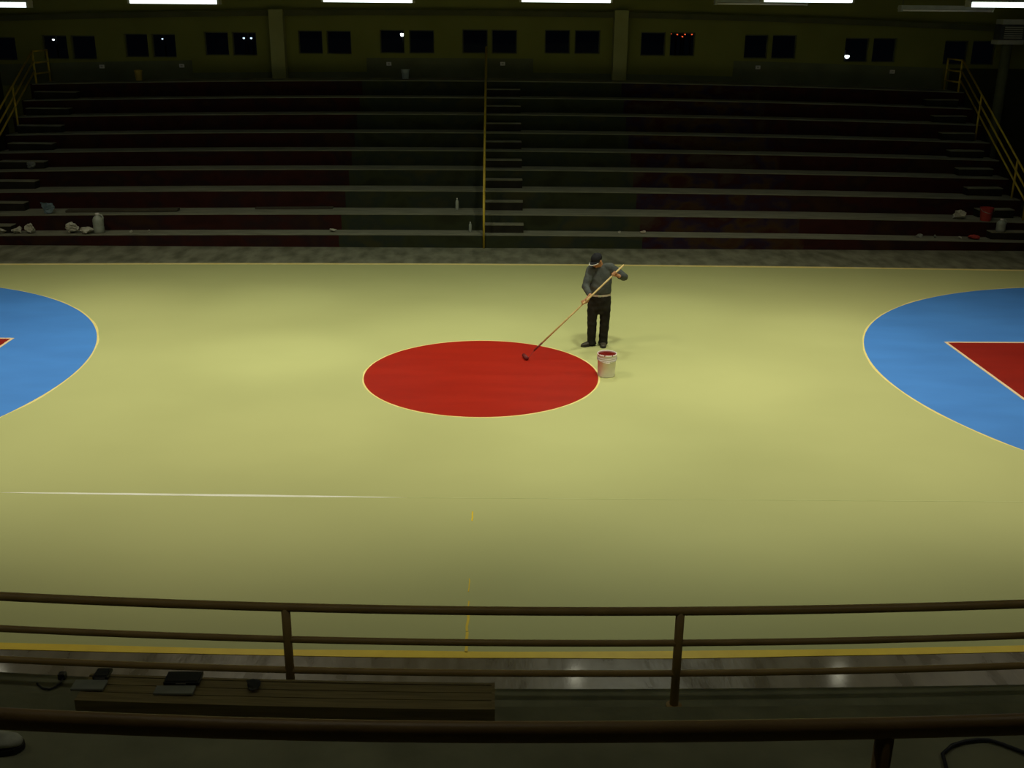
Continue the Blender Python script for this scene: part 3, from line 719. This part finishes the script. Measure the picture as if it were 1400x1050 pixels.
crumple('dark_rag', (-1.22, -10.06, btop(-1.2)), 0.062, 'black', 'small dark rag lying on the bench left of the railing post', 'rag', None, 40, 0.5)
# cable and plug at the left on the first tread
t = empty('cable', (-2.85, -9.12, 0.72 + ncam(-2.85)), 'thin dark cable with a plug lying left of the bench', 'cable')
bm = bmesh.new(); tube(bm, [(-0.11, 0.01, 0.014), (-0.095, -0.008, 0.012), (-0.055, -0.045, 0.012), (0.0, -0.058, 0.012), (0.03, -0.03, 0.012), (0.05, 0.02, 0.014), (0.045, 0.06, 0.02)], 0.008, 8); obj('cord', bm, M['rubber'], t, smooth=True)
bm = bmesh.new(); box(bm, 0.01, 0.06, 0.06, 0.11, 0.0, 0.045, 0.008); obj('plug', bm, M['black'], t)
# cable loop and grey shoe on the walkway nearest the camera
def zw(x): return 2.35 + ncam(x)
t = empty('cable', (2.2, -11.85, zw(2.2)), 'dark cable looping over the concrete in the bottom right corner', 'cable')
pts = [(-0.165, -0.22, 0.012), (-0.158, -0.02, 0.012), (-0.13, 0.10, 0.012), (-0.07, 0.152, 0.012), (0.0, 0.18, 0.012), (0.06, 0.19, 0.012), (0.105, 0.187, 0.012), (0.15, 0.16, 0.012), (0.22, 0.10, 0.014), (0.32, 0.04, 0.016), (0.5, -0.03, 0.018), (0.75, -0.16, 0.02)]
bm = bmesh.new(); tube(bm, pts, 0.008, 8); obj('cord', bm, M['rubber'], t, smooth=True)
bm = bmesh.new(); box(bm, -0.14, -0.06, -0.16, -0.02, 0, 0.035, 0.012); obj('connector', bm, M['black'], t)

def loft(bm, secs, n=20):
    """secs: (centre, half-width vector, half-height vector)"""
    rings = []
    for c, a, b in secs:
        c, a, b = Vector(c), Vector(a), Vector(b)
        rings.append([bm.verts.new(c + a * cos(2 * pi * k / n) + b * sin(2 * pi * k / n)) for k in range(n)])
    for p, q in zip(rings, rings[1:]):
        for k in range(n):
            bm.faces.new((p[k], p[(k + 1) % n], q[(k + 1) % n], q[k]))
    bm.faces.new(rings[0][::-1]); bm.faces.new(rings[-1])

def shoe_parts(parent, L, wd, matu, mats, name0='upper'):
    """shoe along +x, heel at 0, on z = 0"""
    bm = bmesh.new()
    for_sec = []
    for u, hw, h in ((0.0, 0.6, 0.085), (0.06, 0.82, 0.105), (0.22, 0.85, 0.11), (0.36, 0.87, 0.092), (0.52, 0.95, 0.06), (0.72, 1.0, 0.047), (0.88, 0.85, 0.04), (0.97, 0.5, 0.03), (1.0, 0.2, 0.022)):
        for_sec.append(((u * L, 0, 0.018 + h / 2), (0, hw * wd / 2, 0), (0, 0, h / 2)))
    loft(bm, for_sec, 16); up = obj(name0, bm, matu, parent, smooth=True)
    bm = bmesh.new()
    out = [(0.0, 0.3), (0.04, 0.7), (0.15, 0.85), (0.4, 0.85), (0.6, 1.0), (0.78, 1.05), (0.92, 0.85), (1.0, 0.45), (1.02, 0.15)]
    pts = [(u * L, h * wd / 2) for u, h in out] + [(u * L, -h * wd / 2) for u, h in out[::-1]]
    poly_slab(bm, pts, 0, 0.024); obj('sole', bm, mats, parent)
    return up
t = empty('grey_shoe', (-1.975, -11.765, zw(-1.85)), 'grey cloth shoe with dark sole at the bottom left edge', 'shoe', rz=0.03)
shoe_parts(t, 0.26, 0.095, M['shoegrey'], M['sole'])
bm = bmesh.new()
for k in range(3): tube(bm, [(0.12 + k * 0.022, -0.025, 0.09 - k * 0.008), (0.13 + k * 0.022, 0.0, 0.098 - k * 0.008), (0.12 + k * 0.022, 0.025, 0.09 - k * 0.008)], 0.004, 6)
obj('laces', bm, M['offwhite'], t)

# ------------------------------------------------------------------ paint bucket by the red circle
t = empty('paint_bucket', (1.93, 0.0, 0.003), 'white plastic bucket of red paint standing beside the red circle', 'bucket')
prof = [(0.118, 0.0), (0.128, 0.006), (0.131, 0.02), (0.1405, 0.262), (0.152, 0.266), (0.152, 0.28), (0.142, 0.284), (0.142, 0.296), (0.150, 0.30), (0.150, 0.312), (0.143, 0.316), (0.143, 0.330), (0.151, 0.334), (0.153, 0.36), (0.150, 0.366), (0.143, 0.366), (0.1415, 0.358), (0.141, 0.345)]
bm = bmesh.new(); lathe(bm, prof, 40, cap1=False); obj('body', bm, M['white'], t, smooth=True)
bm = bmesh.new(); lathe(bm, [(0.1413, 0.340), (0.1413, 0.352), (0.10, 0.354), (0.02, 0.354)], 32); obj('paint', bm, M['paint'], t)
bm = bmesh.new()
hp = []
for k in range(17):
    a = pi * k / 16
    hp.append((-0.155 * cos(a), -0.155 * sin(a) - 0.003, 0.305 - 0.055 * sin(a)))
tube(bm, hp, 0.004, 8); hd = obj('handle', bm, M['steel'], t, smooth=True)
bm = bmesh.new(); tube(bm, [hp[7], hp[8], hp[9]], 0.011, 10); obj('grip', bm, M['white'], hd, smooth=True)
bm = bmesh.new()   # red drips running over the rim
for a, ln in ((-1.9, 0.014), (-1.1, 0.010), (-2.6, 0.016)):
    tube(bm, [(0.146 * cos(a), 0.146 * sin(a), 0.367), (0.1545 * cos(a), 0.1545 * sin(a), 0.36), (0.1535 * cos(a), 0.1535 * sin(a), 0.36 - ln)], [0.008, 0.007, 0.003], 8)
obj('drip', bm, M['paint'], t, smooth=True)

# ------------------------------------------------------------------ paint roller on a long pole
P0 = Vector((0.746, 0.84, 0.04)); P1 = Vector((2.285, 1.252, 1.463))
u = (P1 - P0).normalized()
t = empty('paint_roller', (0.70, 0.81, 0.006), 'paint roller on a long wooden pole, its red roller resting on the red circle', 'paint roller')
o0 = -Vector(t.location)
bm = bmesh.new(); ps = [P0 + u * 0.30 + o0, P0 + u * 0.9 + o0, P1 + o0]; tube(bm, ps, [0.0135, 0.0145, 0.0145], 12); obj('pole', bm, M['polewood'], t, smooth=True)
bm = bmesh.new(); tube(bm, [P0 + u * 0.13 + o0, P0 + u * 0.31 + o0], [0.013, 0.0165], 12); obj('grip', bm, M['paint_dark'], t, smooth=True)
side = Vector((-0.26, 0.966, 0)).normalized()   # roller axis, across the pole
rc = Vector((0.70, 0.81, 0.04))
bm = bmesh.new(); tube(bm, [rc - side * 0.09 + o0, rc + side * 0.09 + o0], 0.032, 20); obj('roller_sleeve', bm, M['paint_dark'], t, smooth=True)
bm = bmesh.new(); tube(bm, [rc - side * 0.085 + o0, rc - side * 0.12 + o0, rc - side * 0.125 + u * 0.05 + Vector((0, 0, 0.01)) + o0, P0 + u * 0.08 - side * 0.02 + o0, P0 + u * 0.15 + o0], 0.005, 8); obj('wire_frame', bm, M['paint_dark'], t, smooth=True)

# ------------------------------------------------------------------ the worker
BX, BY = 1.93, 1.5823
pm = empty('person', (BX, BY, 0.003), 'worker in grey sweater, dark trousers and black cap painting the floor with a roller', 'person')
def loc(x, y, z): return Vector((x - BX, y, z))           # x absolute, y relative to the body, z up
def capsule(bm, a, b, ra, rb, n=14):
    a, b = Vector(a), Vector(b); d = (b - a); L = d.length; d.normalize(); s, t_ = frame_of(d)
    secs = []
    for k in range(5):
        ph = -pi / 2 + pi / 2 * k / 4
        secs.append((a + d * ra * sin(ph), max(ra * cos(ph), ra * 0.02)))
    for k in range(5):
        ph = pi / 2 * k / 4
        secs.append((b + d * rb * sin(ph), max(rb * cos(ph), rb * 0.02)))
    loft(bm, [(c, s * r_, t_ * r_) for c, r_ in secs], n)
def chain(bm, pts, rs, n=14):
    for (a, b), (p, q) in zip(zip(pts, pts[1:]), zip(rs, rs[1:])): capsule(bm, a, b, p, q, n)
def ell(bm, c, ax, n=2, rot=None):
    r_ = bmesh.ops.create_icosphere(bm, subdivisions=n + 1, radius=1.0)
    mtx = (rot or Matrix.Identity(3))
    for v in r_['verts']: v.co = Vector(c) + mtx @ Vector((v.co.x * ax[0], v.co.y * ax[1], v.co.z * ax[2]))
def remeshed(name, bm, voxel, smooth_it, mm, parent, wrinkle=0.0, wscale=9.0, seed=1):
    me = bpy.data.meshes.new(name + '_raw'); bmesh.ops.recalc_face_normals(bm, faces=bm.faces); bm.to_mesh(me); bm.free()
    tmp = bpy.data.objects.new(name + '_tmp', me); COL.objects.link(tmp)
    md = tmp.modifiers.new('r', 'REMESH'); md.mode = 'VOXEL'; md.voxel_size = voxel
    sm = tmp.modifiers.new('s', 'SMOOTH'); sm.iterations = smooth_it; sm.factor = 0.5
    dg = bpy.context.evaluated_depsgraph_get(); dg.update()
    out = bpy.data.meshes.new_from_object(tmp.evaluated_get(dg)); out.name = name
    bpy.data.objects.remove(tmp); bpy.data.meshes.remove(me)
    if wrinkle > 0:
        from mathutils import noise
        nrm = [v.normal.copy() for v in out.vertices]
        for v, nn in zip(out.vertices, nrm):
            p = v.co * wscale + Vector((seed, seed * 2, 0))
            v.co += nn * wrinkle * (noise.noise(Vector((p.x, p.y, p.z * 1.6))) + 0.5 * noise.noise(p * 2.3))
    for p in out.polygons: p.use_smooth = True
    out.materials.clear()
    return link(name, out, mm, parent)

# joints
SHR, ELR = loc(1.785, -0.01, 1.30), loc(1.690, -0.16, 1.055)
SHL, ELL_ = loc(2.105, 0.0, 1.335), loc(2.325, -0.10, 1.205)
ru = (P1 - P0)
gR = P0 + ru * 0.615; gR = loc(gR.x, gR.y - BY, gR.z - 0.003)          # where the right hand meets the pole
gL = P0 + ru * 0.900; gL = loc(gL.x, gL.y - BY, gL.z - 0.003)
NECK = loc(1.945, 0.0, 1.36); HEAD = loc(1.868, -0.075, 1.475)
HIPR, KNR, ANR = loc(1.865, 0.01, 0.86), loc(1.832, -0.03, 0.46), loc(1.835, -0.02, 0.09)
HIPL, KNL, ANL = loc(2.025, 0.01, 0.86), loc(2.045, -0.03, 0.46), loc(2.035, 0.01, 0.09)
hf = Vector((-0.62, -0.60, -0.50)).normalized()          # where the face points
hr = hf.cross(Vector((0, 0, 1))).normalized(); hu = hr.cross(hf).normalized()
HM = Matrix((hr, hf, hu)).transposed()                   # columns: right, forward, up
def hp_(x, y, z): return HEAD + HM @ Vector((x, y, z))

def torso(bm, g):
    loft(bm, [(loc(1.945, 0.0, 0.80), (0.150 + g, 0, 0), (0, 0.105 + g, 0)),
              (loc(1.945, 0.0, 0.90), (0.165 + g, 0, 0), (0, 0.115 + g, 0)),
              (loc(1.945, -0.01, 1.02), (0.168 + g, 0, 0.004), (0, 0.118 + g, 0)),
              (loc(1.945, -0.005, 1.15), (0.172 + g, 0, 0.01), (0, 0.112 + g, 0)),
              (loc(1.945, 0.005, 1.25), (0.172 + g, 0, 0.014), (0, 0.105 + g, 0)),
              (loc(1.945, 0.01, 1.32), (0.145 + g, 0, 0.018), (0, 0.085 + g, 0)),
              (loc(1.945, 0.01, 1.365), (0.075 + g, 0, 0.012), (0, 0.06 + g, 0))], 24)

WR = gR + Vector((0.055, 0.062, 0.062)); WL = gL + Vector((0.085, 0.035, -0.045))
bm = bmesh.new()
torso(bm, -0.004)
capsule(bm, NECK + Vector((0, 0, -0.05)), HEAD + hu * -0.02 - hf * 0.03, 0.060, 0.055)
ell(bm, hp_(0, -0.012, 0.03), (0.074, 0.092, 0.085), 2, HM)                 # skull
ell(bm, hp_(0, 0.022, -0.045), (0.058, 0.062, 0.068), 2, HM)                # face / jaw
ell(bm, hp_(0, 0.052, -0.092), (0.026, 0.024, 0.02), 2, HM)                # chin
chain(bm, [hp_(0, 0.078, 0.0), hp_(0, 0.098, -0.038)], [0.011, 0.016])       # nose
for s in (-1, 1):
    ell(bm, hp_(s * 0.076, -0.01, -0.018), (0.011, 0.021, 0.032), 1, HM)    # ears
    ell(bm, hp_(s * 0.042, 0.055, -0.035), (0.022, 0.02, 0.018), 1, HM)     # cheeks
chain(bm, [SHR, ELR, WR], [0.055, 0.043, 0.030])
chain(bm, [SHL, ELL_, WL], [0.055, 0.043, 0.030])
chain(bm, [HIPR, KNR, ANR], [0.085, 0.058, 0.036]); chain(bm, [HIPL, KNL, ANL], [0.085, 0.058, 0.036])
chain(bm, [ANR, ANR + Vector((0, 0, -0.03)), ANR + Vector((-0.09, -0.05, -0.055))], [0.036, 0.034, 0.022]); chain(bm, [ANL, ANL + Vector((0, 0, -0.03)), ANL + Vector((-0.015, -0.11, -0.055))], [0.036, 0.034, 0.022])
def fingers(bm, root, dirs_side, fdir, bend_axis, lens, bends, rad):
    for k in range(4):
        p = root + dirs_side * (0.0195 * (k - 1.5)); d = fdir.copy()
        sc = (0.86, 1.0, 0.95, 0.76)[k]
        pts = [p]
        for L, bd in zip(lens, bends):
            d = (Matrix.Rotation(bd, 3, bend_axis) @ d).normalized()
            p = p + d * L * sc; pts.append(p)
        chain(bm, pts, [rad, rad * 0.97, rad * 0.9, rad * 0.8][:len(pts)], 10)
# left hand: closed round the pole
e = (gL - WL); e = (e - u * e.dot(u)).normalized()          # across the pole, fingers travel this way
pn = u.cross(e).normalized()
if pn.y < 0: pn = -pn                                      # palm lies on the body side of the pole
pc = gL + pn * 0.030 - e * 0.012
loft(bm, [(WL + (pc - WL) * 0.0, u * 0.024, pn * 0.019), (WL + (pc - WL) * 0.5, u * 0.036, pn * 0.017), (pc, u * 0.041, pn * 0.015), (pc + e * 0.028, u * 0.040, pn * 0.012)], 14)
for k in range(4):
    sft = u * (0.0205 * (k - 1.5)); R_ = 0.0265
    pts = [pc + e * 0.026 + sft]
    for a in (35, 80, 130, 180) if k != 3 else (35, 80, 125, 165):
        a = radians(a); pts.append(gL + sft + (pn * cos(a) + e * sin(a)) * R_)
    chain(bm, pts, [0.0095, 0.0092, 0.009, 0.0085, 0.0075], 10)
pts = [pc + u * 0.036 - e * 0.015]
for a in (-50, -100, -150): pts.append(gL + u * 0.030 + (pn * cos(radians(a)) + e * sin(radians(a))) * 0.028)
chain(bm, pts, [0.013, 0.011, 0.0105, 0.009], 10)
# right hand: pole resting in the crook of the thumb, fingers half open to the left
f2 = (Vector((-0.86, -0.36, -0.34))).normalized()
pn2 = (Vector((0.05, 0.85, -0.30))); pn2 = (pn2 - f2 * pn2.dot(f2)).normalized()
sd2 = f2.cross(pn2).normalized()
if sd2.z > 0: sd2 = -sd2                                   # index side up, little finger side down
pc2 = gR + pn2 * 0.030 + sd2 * 0.004
k2 = pc2 + f2 * 0.038
loft(bm, [(WR, sd2 * 0.024, pn2 * 0.019), (WR + (pc2 - WR) * 0.6, sd2 * 0.038, pn2 * 0.017), (pc2, sd2 * 0.042, pn2 * 0.015), (k2, sd2 * 0.041, pn2 * 0.012)], 14)
ba = sd2 * (1 if (sd2.cross(f2)).dot(pn2) < 0 else -1)
fingers(bm, k2 - f2 * 0.004, sd2, f2, ba, (0.042, 0.028, 0.022), (radians(14), radians(24), radians(22)), 0.0092)
chain(bm, [pc2 - sd2 * 0.030 - f2 * 0.012, gR - sd2 * 0.030 + pn2 * 0.006, gR - sd2 * 0.024 - pn2 * 0.022 + f2 * 0.012, gR - sd2 * 0.004 - pn2 * 0.027 + f2 * 0.026], [0.013, 0.0115, 0.0105, 0.009], 10)
body = remeshed('body', bm, 0.0055, 3, M['skin'], pm)
# face details
for s in (-1, 1):
    bm = bmesh.new(); ell(bm, hp_(s * 0.030, 0.074, 0.004), (0.011, 0.008, 0.008), 1, HM); obj('eye', bm, M['eye'], pm, smooth=True)
bm = bmesh.new(); ell(bm, hp_(0, 0.080, -0.066), (0.022, 0.010, 0.007), 1, HM); obj('lips', bm, M['lips'], pm, smooth=True)
bm = bmesh.new(); ell(bm, hp_(0, -0.025, 0.018), (0.080, 0.086, 0.070), 2, HM)
obj('hair', bm, M['hair'], pm, smooth=True)
# cap
cp_ = bpy.data.objects.new('cap', None); COL.objects.link(cp_); cp_.parent = pm; cp_['label'] = 'black baseball cap with white trim on the brim'
bm = bmesh.new()
secs = []
for k in range(8):
    a = radians(-4 + 94 * k / 7)
    secs.append((hp_(0, -0.010, 0.034) + hu * 0.082 * sin(a), hr * max(0.088 * cos(a), 0.002), hf * max(0.104 * cos(a), 0.002)))
loft(bm, secs, 24); obj('crown', bm, M['cap'], cp_, smooth=True)
bm = bmesh.new(); ell(bm, hp_(0, -0.010, 0.118), (0.009, 0.009, 0.006), 1, HM); obj('button', bm, M['cap'], cp_)
def brim(w0, d0, d1, dz, thick):
    bm = bmesh.new(); n = 15; top = []; bot = []
    rows = []
    for k in range(n):
        a = radians(-72 + 144 * k / (n - 1))
        i_ = Vector((0.086 * sin(a), -0.010 + 0.102 * cos(a) * d0, 0.036 - 0.016 * sin(a) ** 2))
        o_ = Vector((0.086 * w0 * sin(a), -0.010 + 0.102 * cos(a) + d1 * max(0, cos(a)) ** 0.7, 0.022 - 0.030 * sin(a) ** 2 + dz))
        rows.append([bm.verts.new(hp_(*(p + Vector((0, 0, tz_))))) for p, tz_ in ((i_, thick), (o_, thick), (o_, 0), (i_, 0))])
    for a, b in zip(rows, rows[1:]):
        for k in range(4): bm.faces.new((a[k], a[(k + 1) % 4], b[(k + 1) % 4], b[k]))
    bm.faces.new(rows[0]); bm.faces.new(rows[-1][::-1])
    return bm
obj('brim', brim(1.0, 0.97, 0.072, 0.0, 0.004), M['cap'], cp_)
bm = bmesh.new(); pts = []
for k in range(15):
    a = radians(-70 + 140 * k / 14)
    pts.append(hp_(0.086 * sin(a), -0.010 + 0.102 * cos(a) + 0.072 * max(0, cos(a)) ** 0.7, 0.024 - 0.030 * sin(a) ** 2))
tube(bm, pts, 0.007, 8); obj('brim_trim', bm, M['capwhite'], cp_, smooth=True)['label'] = 'white edge of the brim'
# sweater
bm = bmesh.new(); 
loft(bm, [(loc(1.945, 0.0, 0.895), (0.176, 0, 0), (0, 0.128, 0)), (loc(1.945, -0.005, 0.93), (0.190, 0, 0), (0, 0.142, 0)),
          (loc(1.945, -0.012, 1.03), (0.192, 0, 0.004), (0, 0.142, 0)), (loc(1.945, -0.005, 1.15), (0.194, 0, 0.01), (0, 0.132, 0)),
          (loc(1.945, 0.005, 1.25), (0.192, 0, 0.016), (0, 0.122, 0)), (loc(1.945, 0.01, 1.32), (0.160, 0, 0.02), (0, 0.10, 0)),
          (loc(1.945, 0.005, 1.365), (0.088, 0, 0.012), (0, 0.078, 0)), (loc(1.942, 0.0, 1.385), (0.070, 0, 0.01), (0, 0.066, 0))], 28)
cR = ELR + (WR - ELR) * 0.84; cL = ELL_ + (WL - ELL_) * 0.84
chain(bm, [SHR, ELR, cR], [0.078, 0.062, 0.047], 16); chain(bm, [SHL, ELL_, cL], [0.080, 0.064, 0.050], 16)
chain(bm, [loc(1.86, 0.0, 1.32), SHR], [0.075, 0.076]); chain(bm, [loc(2.03, 0.0, 1.34), SHL], [0.075, 0.078])
sw = remeshed('sweater', bm, 0.0085, 4, M['sweater'], pm, 0.007, 11.0, 3)
# belt line and trousers
bm = bmesh.new(); loft(bm, [(loc(1.945, -0.002, 0.872), (0.186, 0, 0), (0, 0.136, 0)), (loc(1.945, -0.002, 0.906), (0.187, 0, 0), (0, 0.137, 0))], 32); obj('belt', bm, M['belt'], pm, smooth=False)['label'] = 'pale belt at the waist'
bm = bmesh.new(); box(bm, -0.02, 0.03, -0.146, -0.134, 0.870, 0.908, 0.004); obj('belt_buckle', bm, M['steel'], pm)
bm = bmesh.new()
loft(bm, [(loc(1.945, 0.0, 0.888), (0.184, 0, 0), (0, 0.134, 0)), (loc(1.945, 0.0, 0.84), (0.190, 0, 0), (0, 0.142, 0)), (loc(1.945, 0.005, 0.76), (0.194, 0, 0), (0, 0.145, 0)),
          (loc(1.945, 0.0, 0.66), (0.186, 0, 0), (0, 0.13, 0)), (loc(1.942, 0.0, 0.56), (0.166, 0, 0), (0, 0.105, 0))], 26)
def leg(bm, h, k, a, r):
    loft(bm, [(h, (r[0], 0, 0), (0, r[0] * 1.05, 0)), (h.lerp(k, .5), (r[1], 0, 0), (0, r[1] * 1.1, 0)), (k, (r[2], 0, 0), (0, r[2] * 1.08, 0)),
              (k.lerp(a, .5), (r[3], 0, 0), (0, r[3] * 1.1, 0)), (a, (r[4], 0, 0), (0, r[4] * 1.15, 0)), (a - Vector((0, 0, 0.05)), (r[4] * 1.14, 0, 0), (0, r[4] * 1.3, 0))], 18)
leg(bm, loc(1.850, 0.0, 0.78), loc(1.832, -0.02, 0.44), loc(1.835, -0.02, 0.078), (0.098, 0.095, 0.082, 0.077, 0.073))
leg(bm, loc(2.040, 0.0, 0.78), loc(2.045, -0.02, 0.44), loc(2.030, 0.0, 0.078), (0.098, 0.095, 0.083, 0.077, 0.073))
remeshed('trousers', bm, 0.0085, 4, M['trousers'], pm, 0.008, 9.0, 5)
# shoes
for (hx_, hy_), (tx_, ty_), nm in (((1.885, 0.015), (1.660, -0.115), 'shoe'), ((2.045, 0.06), (2.015, -0.185), 'shoe')):
    s_ = bpy.data.objects.new(nm, None); COL.objects.link(s_); s_.parent = pm
    s_.location = (hx_ - BX, hy_, 0); s_.rotation_euler = (0, 0, math.atan2(ty_ - hy_, tx_ - hx_))
    L_ = math.hypot(tx_ - hx_, ty_ - hy_)
    shoe_parts(s_, L_, 0.10, M['shoe'], M['sole'])
